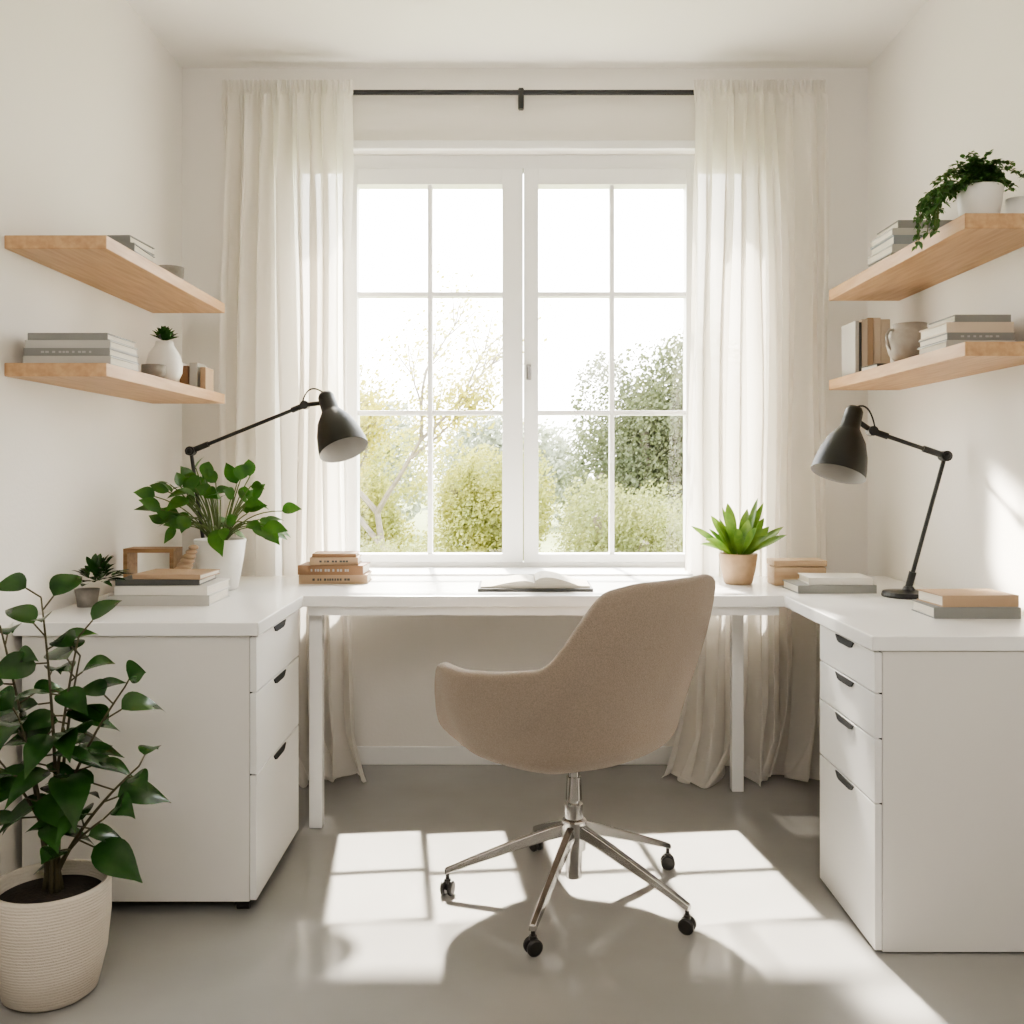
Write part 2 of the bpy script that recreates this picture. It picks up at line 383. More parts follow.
# ------------------------------------------------------------------ cabinets
def slot_handle(parent, xf, yc, zt, sgn, w):
    b = BM()
    pr = [(-w / 2, 0.0), (w / 2, 0.0), (w / 2 - 0.016, -0.014), (w / 2 - 0.03, -0.017), (-w / 2 + 0.03, -0.017), (-w / 2 + 0.016, -0.014)]
    A = [b.verts.new((xf, yc + p[0], zt + p[1])) for p in pr]; B = [b.verts.new((xf + sgn * 0.0035, yc + p[0], zt + p[1])) for p in pr]
    b.faces.new(A); b.faces.new(B)
    for k in range(6): b.faces.new((A[k], A[(k + 1) % 6], B[(k + 1) % 6], B[k]))
    mk("handle", b, M['gapshade'], parent=parent, label="thin dark plate painted as finger slot shade")  # dark plate on the drawer front, painting the shade of a slot
def cabinet(x0, x1, y0, y1, zb, zt, front, zs, label, castors):
    c = empty("drawer_cabinet", ((x0 + x1) / 2, (y0 + y1) / 2, 0), label, "cabinet")
    th = 0.018
    bx0, bx1 = (x0, x1 - th) if front > 0 else (x0 + th, x1)
    b = BM(); box(b, bx0, bx1, y0, y1, zb, zt); mk("body", b, M['cab'], parent=c, bevel=0.002)
    xf = x1 if front > 0 else x0
    fx0, fx1 = (x1 - th + 0.001, x1) if front > 0 else (x0, x0 + th - 0.001)
    b = BM()
    xx0, xx1 = (bx1 - 0.002, bx1 + 0.004) if front > 0 else (bx0 - 0.004, bx0 + 0.002)
    box(b, xx0, xx1, y0 + 0.004, y1 - 0.004, zb + 0.003, zt - 0.003); mk("gap_shade_panel", b, M['gapshade'], parent=c)  # dark sheet painting the shade between drawer fronts
    for a, t in zs:
        b = BM(); box(b, fx0, fx1, y0 + 0.001, y1 - 0.001, a + 0.002, t - 0.002)
        d = mk("drawer", b, M['drawer'], parent=c, bevel=0.0015)
        slot_handle(d, xf, (y0 + y1) / 2, t - 0.004, front, 0.14)
    for px in (x0 + 0.05, x1 - 0.04):
        for py in (y0 + 0.03, y1 - 0.05):
            b = BM()
            if castors:
                rod(b, (px - 0.016, py, 0.013), (px + 0.016, py, 0.013), 0.013); box(b, px - 0.018, px + 0.018, py - 0.018, py + 0.018, 0.018, zb)
                mk("castor", b, M['rubber'], parent=c)
            else:
                rod(b, (px, py, 0), (px, py, zb), 0.012); mk("foot", b, M['rubber'], parent=c)
cabinet(XL + 0.02, -0.657, 2.57, 3.08, 0.030, 0.713, 1, [(0.032, 0.356), (0.356, 0.567), (0.567, 0.712)],
        "white three-drawer cabinet on small dark castors under worktop", True)
cabinet(0.855, XR - 0.02, 2.355, 2.78, 0.004, 0.713, -1, [(0.006, 0.353), (0.353, 0.506), (0.506, 0.613), (0.613, 0.712)],
        "white four-drawer cabinet with dark finger slots under worktop", False)
# pale basket under the desk corner
be = empty("storage_basket", (1.185, 3.40, 0), "pale woven storage basket on floor behind drawer cabinet", "basket")
b = BM(); lathe(b, [(0, 0), (0.105, 0), (0.122, 0.02), (0.128, 0.12), (0.122, 0.205), (0.112, 0.205), (0.115, 0.12), (0.10, 0.02), (0, 0.015)], (1.185, 3.40, 0), seg=48)
mk("body", b, M['basket'], parent=be, smooth=True)
b = BM(); tube(b, [V((1.185 + 0.118 * math.cos(a * math.pi / 12), 3.40 + 0.118 * math.sin(a * math.pi / 12), 0.207)) for a in range(25)], 0.008, 8); mk("rim", b, M['basket'], parent=be, smooth=True)

# ------------------------------------------------------------------ shelves
def shelf(x0, x1, y0, y1, z0_, z1_, label):
    b = BM(); box(b, x0, x1, y0, y1, z0_, z1_)
    mk("wall_shelf", b, M['oak'], origin=((x0 + x1) / 2, (y0 + y1) / 2, z0_), label=label, cat="shelf", bevel=0.002, group="floating oak shelves")
shelf(XL, -1.022, 2.52, 3.56, 1.698, 1.732, "floating oak shelf holding a small book stack")
shelf(XL, -1.022, 2.52, 3.56, 1.376, 1.41, "floating oak shelf with books and white vase")
shelf(1.128, XR, 2.49, 3.56, 1.742, 1.780, "floating oak shelf holding trailing plant and books")
shelf(1.128, XR, 2.49, 3.56, 1.424, 1.460, "floating oak shelf with books and ceramic pot")

# ------------------------------------------------------------------ books
def book(x, y, z, w, d, t, rot, cm, label, upright=False, group=None, title=False):
    e = empty("book", (x, y, z), label, "book")
    if group: e["group"] = group
    e.rotation_euler = (0, 0, rot)
    ct = min(0.003, t * 0.16)
    def B(n, boxes, m, **k):
        b = BM()
        for q in boxes:
            if upright: 
                q = (q[4] - t / 2, q[5] - t / 2, q[2], q[3], q[0] + w / 2, q[1] + w / 2)
            box(b, x + q[0], x + q[1], y + q[2], y + q[3], z + q[4], z + q[5])
        return mk(n, b, m, parent=e, **k)
    B("cover", [(-w / 2, w / 2, -d / 2, d / 2, 0, ct), (-w / 2, w / 2, -d / 2, d / 2, t - ct, t), (-w / 2, w / 2, -d / 2, -d / 2 + ct, ct, t - ct)], cm)
    B("pages", [(-w / 2 + 0.004, w / 2 - 0.004, -d / 2 + ct, d / 2 - 0.004, ct, t - ct)], M['pages'])
    if title:
        b = BM(); rnd = random.Random(int(x * 100 + z * 1000))
        xx = -w * 0.30
        while xx < w * 0.28:
            lw = rnd.uniform(0.004, 0.009)
            if upright: box(b, x - t * 0.12, x + t * 0.12, y - d / 2 - 0.0005, y - d / 2 + 0.0005, z + w / 2 + xx, z + w / 2 + xx + lw)
            else: box(b, x + xx, x + xx + lw, y - d / 2 - 0.0005, y - d / 2 + 0.0005, z + t * 0.36, z + t * 0.62)
            xx += lw + rnd.choice((0.002, 0.003, 0.009))
        mk("spine_print", b, M['print'] if title == 1 else M['cdark'], parent=e)
    return e
def stack(x, y, z, specs, group, label):
    for (w, d, t, dx, rot, c, *rest) in specs:
        book(x + dx, y, z, w, d, t, rot, M[c], label.format(NAMES.get(c, '')), group=group, title=rest[0] if rest else False)
        z += t + 0.0006
    return z
NAMES = dict(cwhite='white', cgrey='grey', clgrey='light grey', ccream='cream', cbrown='brown', ctan='tan', cdark='dark', cblue='blue-grey')
stack(-1.125, 2.90, 1.732, [(0.13, 0.2, 0.022, 0, 0.0, 'cdark'), (0.12, 0.19, 0.024, 0, 0.05, 'cgrey'), (0.11, 0.17, 0.022, 0, -0.05, 'cgrey')], "books on the upper shelf", "{} book lying on the upper oak shelf")
b = BM(); lathe(b, [(0, 0), (0.03, 0), (0.042, 0.03), (0.045, 0.068), (0.041, 0.068), (0.036, 0.02), (0, 0.012)], (-1.115, 3.26, 1.732))
mk("bowl", b, M['stone'], origin=(-1.115, 3.26, 1.732), label="small grey stoneware bowl on upper oak shelf", cat="bowl", smooth=True)
stack(-1.140, 2.66, 1.41, [(0.225, 0.2, 0.022, 0.0, 0, 'clgrey'), (0.22, 0.2, 0.020, 0, 0.0, 'cgrey', 1), (0.22, 0.19, 0.020, 0, 0, 'clgrey'), (0.205, 0.19, 0.018, 0.0, 0.0, 'cgrey')], "books on the lower shelf", "{} book in a flat stack on oak shelf")
ve = empty("potted_succulent", (-1.095, 3.15, 1.41), "white rounded vase with small green succulent on oak shelf", "plant")
b = BM(); lathe(b, [(0, 0), (0.038, 0), (0.054, 0.035), (0.056, 0.06), (0.047, 0.095), (0.030, 0.12), (0.026, 0.135), (0.022, 0.135), (0.02, 0.115), (0, 0.11)], (-1.095, 3.15, 1.41)); mk("vase", b, M['ceramic'], parent=ve, smooth=True)
b = BM()
for k in range(34):
    a = k * 2.4; el = 0.3 + 1.2 * (k / 34); d = V((math.cos(a) * math.cos(el), math.sin(a) * math.cos(el), math.sin(el)))
    leaf(b, V((-1.095, 3.15, 1.545)), d, 0.050, 0.028, 0.0, 0.4)
mk("foliage", b, M['leafdark'], parent=ve, smooth=True)
b = BM(); lathe(b, [(0, 0), (0.026, 0), (0.035, 0.02), (0.035, 0.045), (0.031, 0.045), (0.028, 0.01), (0, 0.008)], (-1.075, 3.0, 1.41)); mk("cup", b, M['stone'], origin=(-1.075, 3.0, 1.41), label="small grey stoneware cup on oak shelf", cat="cup", smooth=True)
b = BM(); vv = ball(b, (-1.165, 2.94, 1.465), 0.058, (0.9, 0.8, 1)); 
for v in b.verts: v.co += V((random.uniform(-1, 1), random.uniform(-1, 1), random.uniform(-1, 1))) * 0.004
mk("stone_ornament", b, M['stone'], origin=(-1.165, 2.94, 1.41), label="rough grey stone ornament beside white vase", cat="ornament", smooth=True)
for k, (c, t, h) in enumerate((('cgrey', 0.03, 0.085), ('cwhite', 0.025, 0.095), ('cbrown', 0.028, 0.08), ('clgrey', 0.026, 0.09), ('ctan', 0.018, 0.075))):
    book(-1.165 + k * 0.032, 3.40, 1.41, h, 0.09, t, 0, M[c], NAMES[c] + " small upright book at the shelf end", upright=True, group="small upright books")
stack(1.268, 3.18, 1.78, [(0.20, 0.2, 0.03, 0, 0, 'cgrey'), (0.20, 0.2, 0.025, 0, 0.02, 'clgrey'), (0.19, 0.2, 0.028, 0.003, 0, 'cblue'), (0.19, 0.19, 0.022, 0, 0.0, 'clgrey'), (0.17, 0.18, 0.025, 0.01, 0.0, 'cgrey')], "books beside the trailing plant", "{} book in a flat stack beside trailing plant")
for k, (c, t, h) in enumerate((('clgrey', 0.012, 0.18), ('cdark', 0.008, 0.175), ('ccream', 0.018, 0.185), ('ctan', 0.018, 0.19), ('ccream', 0.022, 0.19), ('ccream', 0.03, 0.185))):
    book((1.156, 1.167, 1.182, 1.202, 1.224, 1.252)[k], 3.42, 1.46, h, 0.14, t, 0, M[c], NAMES[c] + " upright book at the end of shelf", upright=True, group="upright books on shelf")
book(1.20, 3.2, 1.46, 0.12, 0.13, 0.014, 0.05, M['cdark'], "thin dark notebook lying on oak shelf")
stack(1.250, 2.76, 1.46, [(0.185, 0.19, 0.026, 0, 0, 'clgrey'), (0.18, 0.19, 0.020, 0.0, 0, 'cgrey', 1), (0.18, 0.18, 0.028, 0.00, 0, 'ccream'), (0.15, 0.17, 0.02, 0.01, 0, 'cgrey')], "books stacked on the shelf", "{} book stacked beside beige stoneware jug")
je = empty("ceramic_jug", (1.205, 3.03, 1.46), "beige round stoneware jug with handle on oak shelf", "jug")
b = BM(); lathe(b, [(0, 0), (0.035, 0), (0.060, 0.03), (0.068, 0.062), (0.060, 0.095), (0.048, 0.112), (0.050, 0.122), (0.045, 0.122), (0.042, 0.110), (0.05, 0.06), (0, 0.02)], (1.205, 3.03, 1.46)); mk("body", b, M['stoneware'], parent=je, smooth=True)
b = BM(); tube(b, [(1.160, 3.02, 1.560), (1.140, 3.02, 1.564), (1.131, 3.02, 1.545), (1.134, 3.02, 1.520), (1.146, 3.02, 1.505)], 0.005); mk("handle", b, M['stoneware'], parent=je, smooth=True)

stack(-1.015, 2.975, DZ, [(0.29, 0.22, 0.030, 0, 0.02, 'clgrey'), (0.27, 0.21, 0.026, 0.01, -0.03, 'cwhite'), (0.24, 0.19, 0.016, -0.01, 0.04, 'cdark'), (0.20, 0.17, 0.014, 0.02, -0.05, 'ctan')], "books on white desk", "{} book in flat stack on white desk")
b = BM()
bx, by, w_, h_, d_ = -1.155, 3.22, 0.16, 0.14, 0.09
box(b, bx - w_ / 2, bx + w_ / 2, by - d_ / 2, by + d_ / 2, DZ, DZ + 0.013); box(b, bx - w_ / 2, bx + w_ / 2, by - d_ / 2, by + d_ / 2, DZ + h_ - 0.013, DZ + h_)
box(b, bx - w_ / 2, bx - w_ / 2 + 0.013, by - d_ / 2, by + d_ / 2, DZ + 0.013, DZ + h_ - 0.013); box(b, bx + w_ / 2 - 0.013, bx + w_ / 2, by - d_ / 2, by + d_ / 2, DZ + 0.013, DZ + h_ - 0.013)
mk("wooden_frame_box", b, M['darkwood'], origin=(bx, by, DZ), label="open brown wooden cube frame on white desk", cat="box", bevel=0.001)
pe = empty("wooden_ornament", (-1.03, 3.14, DZ), "carved brown wooden ornament leaning near plant pot", "ornament")
b = BM()
for k in range(7):
    t_ = k / 6; ball(b, (-1.04 + 0.04 * t_, 3.14, DZ + 0.062 + 0.085 * t_), 0.030 - 0.014 * t_, (1, 1, 0.55))
mk("knob", b, M['ctan'], parent=pe, smooth=True)
b = BM(); rod(b, (-1.04, 3.14, DZ), (-1.04, 3.14, DZ + 0.06), 0.01); rod(b, (-1.04, 3.14, DZ), (-1.04, 3.14, DZ + 0.008), 0.03); mk("stand", b, M['darkwood'], parent=pe)
SX, SY = -1.215, 2.86
se = empty("potted_sprig", (SX, SY, DZ), "small dark green leafy sprig in grey pot on desk", "plant")
b = BM(); lathe(b, [(0, 0), (0.026, 0), (0.034, 0.05), (0.030, 0.05), (0.024, 0.035), (0, 0.035)], (SX, SY, DZ)); 
mk("pot", b, M['stone'], parent=se, smooth=True)
b = BM(); rnd = random.Random(5)
for k in range(80):
    a = rnd.uniform(0, 6.28); el = rnd.uniform(-0.1, 1.4); r_ = rnd.uniform(0.01, 0.055)
    d = V((math.cos(a) * math.cos(el), math.sin(a) * math.cos(el), math.sin(el)))
    base_ = V((SX + 0.035, SY, DZ + 0.07)) + d * r_
    leaf(b, base_, d + V((0.3, 0, 0.1)), rnd.uniform(0.03, 0.055), 0.022, 0.2, 0.3, xmin=XL + 0.006)
mk("foliage", b, M['leafdark'], parent=se, smooth=True)
stack(-0.615, 3.50, DZ, [(0.235, 0.15, 0.030, 0.0, 0.03, 'ctan', 2), (0.225, 0.15, 0.032, -0.005, -0.03, 'cbrown', 1), (0.165, 0.13, 0.026, 0, 0.05, 'ctan', 2), (0.15, 0.12, 0.012, 0, 0.05, 'cbrown')], "brown books below window", "{} old hardback book stacked on desk by window")
# open book
oe = empty("open_book", (0.075, 3.32, DZ), "open book with white pages and dark cover on desk", "book")
b = BM(); box(b, -0.11, 0.26, 3.20, 3.43, DZ, DZ + 0.010); mk("cover", b, M['cdark'], parent=oe)
b = BM()
for s in (-1, 1):
    rows = []; W0 = 0.176; H0 = 0.034 if s > 0 else 0.022
    for i in range(15):
        t_ = i / 14; xx = 0.075 + s * W0 * t_; zz = DZ + 0.012 + H0 * (math.sin(math.pi * min(1, t_ * 1.15 + 0.06) ** 0.55 * 0.95) * 0.9 + 0.10 * (1 - t_))
        rows.append([b.verts.new((xx, 3.215, zz)), b.verts.new((xx, 3.42, zz)), b.verts.new((xx, 3.42, DZ + 0.010)), b.verts.new((xx, 3.215, DZ + 0.010))])
    for A, B_ in zip(rows, rows[1:]):
        for k in range(4): b.faces.new((A[k], A[(k + 1) % 4], B_[(k + 1) % 4], B_[k]))
    b.faces.new(rows[-1])
mk("pages", b, M['pages'], parent=oe)
b = BM(); box(b, 0.885, 1.06, 3.37, 3.47, DZ, DZ + 0.062)
wb = mk("wooden_box", b, M['boxwood'], origin=(0.97, 3.42, DZ), label="small light wooden box on white desk by curtain", cat="box", bevel=0.003)
b = BM(); box(b, 0.883, 1.062, 3.368, 3.472, DZ + 0.0645, DZ + 0.085); mk("lid", b, M['boxwood'], parent=wb, bevel=0.003)
stack(1.025, 3.24, DZ, [(0.25, 0.17, 0.026, 0, 0.02, 'cgrey'), (0.20, 0.15, 0.022, 0.02, -0.05, 'cwhite')], "books beside the wooden box", "{} book lying flat beside black desk lamp")
stack(1.222, 2.70, DZ, [(0.225, 0.16, 0.030, 0, -0.03, 'cgrey'), (0.205, 0.15, 0.030, 0.005, 0.05, 'ctan')], "books at the desk end", "{} book stacked at the end of white desk")

# ------------------------------------------------------------------ lamps
def lamp(base, j1, j2, apex, rim, rr, label):
    base, j1, j2, apex, rim = map(V, (base, j1, j2, apex, rim))
    e = empty("desk_lamp", base, label, "lamp")
    b = BM(); lathe(b, [(0, 0), (0.078, 0), (0.080, 0.006), (0.076, 0.016), (0.02, 0.020), (0.014, 0.032), (0, 0.032)], base); mk("base", b, M['black'], parent=e, smooth=False)
    b = BM(); st = base + V((0, 0, 0.028)); rod(b, st, st + (j1 - st) * 0.12, 0.011); rod(b, st + (j1 - st) * 0.1, j1, 0.0065)
    mk("lower_arm", b, M['black'], parent=e)
    b = BM(); 
    rod(b, j1 + V((0, 0.018, 0)), j1 - V((0, 0.018, 0)), 0.016); ball(b, j1 - V((0, 0.018, 0)), 0.011)
    mk("joint", b, M['black'], parent=e)
    b = BM(); d = (j2 - j1).normalized(); rod(b, j1 - d * 0.02, j2, 0.0065); rod(b, j1 + d * 0.01, j1 + d * 0.07, 0.010); rod(b, j2 - d * 0.05, j2, 0.010)
    mk("upper_arm", b, M['black'], parent=e)
    b = BM(); rod(b, j2 + V((0, 0.016, 0)), j2 - V((0, 0.016, 0)), 0.015); mk("joint", b, M['black'], parent=e)
    ax = rim - apex; L_ = ax.length
    n = ax.normalized()
    prof = [(0, 0), (rr * 0.26, 0.0), (rr * 0.33, L_ * 0.05), (rr * 0.36, L_ * 0.30), (rr * 0.46, L_ * 0.36), (rr * 0.70, L_ * 0.50), (rr * 0.88, L_ * 0.70), (rr * 0.97, L_ * 0.88), (rr * 1.0, L_)]
    b = BM(); lathe(b, prof, apex, axis=n)
    sh = mk("lamp_shade", b, M['shadeblack'], parent=e, smooth=True)
    ins = [(rr * 1.0, L_), (rr * 0.96, L_ * 0.985), (rr * 0.84, L_ * 0.70), (rr * 0.64, L_ * 0.5), (rr * 0.3, L_ * 0.38), (0, L_ * 0.37)]
    b = BM(); lathe(b, ins, apex, axis=n); mk("shade_lining", b, M['shadein'], parent=sh, smooth=True, label="pale inner lining of lamp shade")
    b = BM(); ball(b, apex + n * L_ * 0.62, 0.028); rod(b, apex + n * L_ * 0.4, apex + n * L_ * 0.55, 0.014); mk("bulb", b, M['ceramic'], parent=sh, smooth=True)
    b = BM(); rod(b, j2, apex + n * L_ * 0.15, 0.008)
    mk("shade_bracket", b, M['black'], parent=e)
    b = BM(); lp = (apex - n * 0.035) + V((0, 0, 0.01))
    pp = bez(j2 - d * 0.01 + V((0, 0, 0.012)), lp + (j2 - apex) * 0.7 + V((0, 0, 0.035)), apex, 10)
    tube(b, pp, 0.0028, 6); mk("cord", b, M['black'], parent=e, smooth=True)
    return e
def P(px, py, D): s = 1000 / D; return V(((px - 512) / s, D, CH + (470 - py) / s))
lamp((P(205, 0, 3.53).x, 3.56, DZ), P(191, 451, 3.50), P(305, 405, 3.42), P(325, 394, 3.38), P(344, 450, 3.30), 0.083, "black adjustable desk lamp arching over white desk plant")
lamp((P(906, 0, 3.10).x, 3.08, DZ), P(945, 456, 3.04), P(872, 431, 3.04), P(855, 408, 3.03), P(838, 474, 2.98), 0.081, "black adjustable desk lamp beside flat books on desk")

# ------------------------------------------------------------------ office chair
CX, CY = 0.165, 2.67
ch = empty("office_chair", (CX, CY, 0), "beige upholstered swivel chair with chrome five-star base", "chair")
ROT = math.radians(47)
def CW(p):
    x, y, z = p; return V((CX + x * math.cos(ROT) - y * math.sin(ROT), CY + x * math.sin(ROT) + y * math.cos(ROT), z))
def sm(a, b_, x): t = max(0, min(1, (x - a) / (b_ - a))); return t * t * (3 - 2 * t)
def shell_pt(a_deg, v):
    th = math.radians(a_deg); a = abs(((a_deg + 180) % 360) - 180)
    h = 0.874 - 0.018 * sm(18, 46, a) - 0.185 * sm(38, 68, a) - 0.030 * sm(62, 105, a) - 0.190 * sm(122, 152, a)
    if a_deg % 360 < 180: h -= 0.018 * sm(60, 80, a)
    sx, cxx = math.sin(th), -math.cos(th)
    Rx = 0.345; Ry = 0.305 if cxx < 0 else 0.350
    X = Rx * math.copysign(abs(sx) ** 0.8, sx); Y = Ry * math.copysign(abs(cxx) ** 0.8, cxx)
    if v <= 0.5:
        r = math.sin(v * math.pi) ** 0.85 * 0.82; g = 0.21 * (1 - math.cos(math.pi * v)) ** 1.3
    else:
        q = (v - 0.5) / 0.5; r = 0.82 + 0.18 * math.sin(q * math.pi / 2); g = 0.21 + 0.79 * q
    zb = 0.378
    z = zb + (h - zb) * g
    bk = (1 - sm(35, 95, a))
    narrow = 1 - 0.03 * sm(0.60, 0.9, z) * (1 - sm(60, 100, a))
    lean = -0.052 * sm(0.45, 0.95, z) * bk
    return (X * r * narrow, Y * r + lean, z)
b = BM(); NA, NVv = 96, 18
cen = b.verts.new(CW((0, 0, 0.378))); rings = []
for j in range(1, NVv + 1):
    rings.append([b.verts.new(CW(shell_pt(i * 360 / NA, j / NVv))) for i in range(NA)])
for i in range(NA): b.faces.new((cen, rings[0][i], rings[0][(i + 1) % NA]))
for A, B_ in zip(rings, rings[1:]):
    for i in range(NA): b.faces.new((A[i], A[(i + 1) % NA], B_[(i + 1) % NA], B_[i]))
sh = mk("seat_shell", b, M['fabric'], parent=ch, smooth=True)
s = sh.modifiers.new("sol", 'SOLIDIFY'); s.thickness = 0.040; s.offset = -1
s = sh.modifiers.new("sub", 'SUBSURF'); s.levels = 1; s.render_levels = 2
b = BM(); rr_ = []
for (k, z) in ((0.0, 0.445), (0.8, 0.445), (0.97, 0.46), (1.0, 0.48), (0.96, 0.50), (0.8, 0.512), (0.0, 0.515)):
    if k == 0: rr_.append([b.verts.new(CW((0, 0.01, z)))]); continue
    ring = []
    for i in range(48):
        th = i / 48 * 2 * math.pi; sx, cc = math.sin(th), math.cos(th)
        ring.append(b.verts.new(CW((0.235 * k * math.copysign(abs(sx) ** 0.7, sx), 0.015 + 0.235 * k * math.copysign(abs(cc) ** 0.7, cc), z))))
    rr_.append(ring)
for A, B_ in zip(rr_, rr_[1:]):
    for i in range(48):
        i2 = (i + 1) % 48
        if len(A) == 1: b.faces.new((A[0], B_[i], B_[i2]))
        elif len(B_) == 1: b.faces.new((A[i], A[i2], B_[0]))
        else: b.faces.new((A[i], A[i2], B_[i2], B_[i]))
mk("seat_cushion", b, M['fabric'], parent=ch, smooth=True)
b = BM(); 
vv = box(b, CX - 0.05, CX + 0.05, CY - 0.04, CY + 0.04, 0.362, 0.382, rot=ROT); rod(b, (CX, CY, 0.342), (CX, CY, 0.365), 0.035)
mk("mechanism", b, M['black'], parent=ch, bevel=0.003)
b = BM(); tube(b, [CW((0.03, 0.03, 0.36)), CW((0.10, 0.05, 0.358)), CW((0.14, 0.06, 0.355))], 0.005); mk("lever", b, M['black'], parent=ch, smooth=True)
b = BM(); rod(b, (CX, CY, 0.22), (CX, CY, 0.350), 0.015, seg=24); rod(b, (CX, CY, 0.262), (CX, CY, 0.322), 0.022, 0.019, seg=24); rod(b, (CX, CY, 0.055), (CX, CY, 0.25), 0.022, 0.024, seg=24)
mk("gas_column", b, M['chrome'], parent=ch)
b = BM(); rod(b, (CX, CY, 0.13), (CX, CY, 0.205), 0.032, 0.034, seg=30); ball(b, (CX, CY, 0.205), 0.034, (1, 1, 0.3))
mk("hub", b, M['chrome'], parent=ch)
for k in range(5):
    an = math.radians(34 + 72 * k); dd = V((math.cos(an), math.sin(an), 0)); sd = V((-dd.y, dd.x, 0))
    c0 = V((CX, CY, 0))
    b = BM(); rows = []
    for t_ in [i / 8 for i in range(9)]:
        r_ = 0.02 + 0.325 * t_; zt_ = 0.200 - 0.128 * t_ ** 1.1; hh = 0.034 - 0.018 * t_; ww = 0.014 - 0.004 * t_
        p = c0 + dd * r_
        rows.append([b.verts.new(p + sd * ww + V((0, 0, zt_ - hh))), b.verts.new(p - sd * ww + V((0, 0, zt_ - hh))), b.verts.new(p - sd * ww * 0.7 + V((0, 0, zt_))), b.verts.new(p + sd * ww * 0.7 + V((0, 0, zt_)))])
    for A, B_ in zip(rows, rows[1:]):
        for i in range(4): b.faces.new((A[i], A[(i + 1) % 4], B_[(i + 1) % 4], B_[i]))
    b.faces.new(rows[0]); b.faces.new(rows[-1])
    lg = mk("base_leg", b, M['chrome'], parent=ch, bevel=0.003)
    cp = c0 + dd * 0.338
    b = BM(); ca = an + 0.9 + k; wd = V((math.cos(ca), math.sin(ca), 0)); w0 = cp + V((0, 0, 0.020))
    for sg in (-1, 1):
        lathe(b, [(0, -0.006), (0.017, -0.006), (0.0198, -0.003), (0.0198, 0.003), (0.016, 0.006), (0, 0.007)], w0 + wd * sg * 0.010, axis=wd * sg, seg=24)
    rod(b, w0 - wd * 0.012, w0 + wd * 0.012, 0.007)
    rod(b, w0 + V((0, 0, 0.008)), w0 + V((0, 0, 0.045)), 0.005)
    rod(b, w0 + V((0, 0, 0.015)), w0 + V((0, 0, 0.025)), 0.009)
    mk("caster", b, M['rubber'], parent=lg, smooth=False)

# ------------------------------------------------------------------ indoor plants
def pot(e, c, r_top, r_bot, h, m, wall=0.008):
    b = BM(); lathe(b, [(0, 0), (r_bot * 0.9, 0), (r_bot, 0.006), ((r_bot + r_top) / 2 * 1.03, h * 0.5), (r_top, h - 0.004), (r_top - 0.003, h), (r_top - wall, h - 0.003), (r_top - wall, h - 0.03), (0, h - 0.032)], c, seg=56)
    mk("pot", b, m, parent=e, smooth=True)
    b = BM(); lathe(b, [(0, h - 0.014), (r_top * 0.5, h - 0.016), (r_top - wall - 0.001, h - 0.02), (r_top - wall - 0.001, h - 0.03), (0, h - 0.03)], c, seg=40)
    mk("soil", b, M['soil'], parent=e, smooth=True)

c = V((-1.006, 2.18, 0)); e = empty("potted_rubber_plant", c, "tall dark green leafy plant in ribbed cream floor pot", "plant")
b = BM(); lathe(b, [(0, 0), (0.080, 0), (0.097, 0.012), (0.116, 0.09), (0.124, 0.17), (0.124, 0.235), (0.121, 0.245), (0.112, 0.243), (0.110, 0.20), (0, 0.198)], c, seg=64)
mk("pot", b, M['ribpot'], parent=e, smooth=True)
b = BM(); lathe(b, [(0, 0.222), (0.06, 0.22), (0.109, 0.214), (0.109, 0.202), (0, 0.20)], c); mk("soil", b, M['soil'], parent=e, smooth=True)
rnd = random.Random(46)
bs, bl = BM(), BM()
tips = [(-0.03, 0.02, 0.86, 14), (0.07, -0.02, 0.78, 11), (-0.11, 0.0, 0.80, 9), (0.15, 0.03, 0.66, 8), (0.20, -0.02, 0.50, 7), (-0.03, -0.08, 0.62, 6), (0.03, 0.08, 0.72, 7), (0.14, -0.06, 0.40, 5), (-0.10, -0.03, 0.52, 5)]
for k, (tx, ty, tz, n) in enumerate(tips):
    st = c + V((rnd.uniform(-0.02, 0.02), rnd.uniform(-0.02, 0.02), 0.215)); tp = c + V((tx, ty, tz))
    mid = (st + tp) / 2 + V((rnd.uniform(-0.02, 0.02), rnd.uniform(-0.02, 0.02), 0)) - V((tp.x - st.x, tp.y - st.y, 0)) * 0.35
    pp = bez(st, mid, tp, 14)
    tube(bs, pp, [0.0055 - 0.0036 * i / 14 for i in range(15)], 8)
    ga = rnd.uniform(0, 6.28)
    for i in range(n):
        t_ = 0.42 + 0.58 * i / (n - 1); q = t_ * 14; i0 = min(13, int(q)); p = pp[i0].lerp(pp[i0 + 1], q - i0)
        ga += 2.4
        el = -0.1 + 0.85 * t_ ** 3 + rnd.uniform(-0.3, 0.3)
        d = V((math.cos(ga) * math.cos(el), math.sin(ga) * math.cos(el), math.sin(el)))
        pl = rnd.uniform(0.02, 0.05); tube(bs, [p, p + d * pl], 0.002, 5)
        Lf = rnd.uniform(0.10, 0.145) * (1 - 0.15 * t_ ** 4)
        up = V((rnd.uniform(-0.5, 0.5), rnd.uniform(-1.6, 0.0), 1))
        leaf(bl, p + d * pl, d, Lf, Lf * rnd.uniform(0.46, 0.60), rnd.uniform(0.2, 0.6), 0.25, up=up, nl=10, peak=0.76, xmin=XL + 0.006, ex=1.2)
mk("stems", bs, M['twig'], parent=e, smooth=True); mk("foliage", bl, M['leafdark'], parent=e, smooth=True)

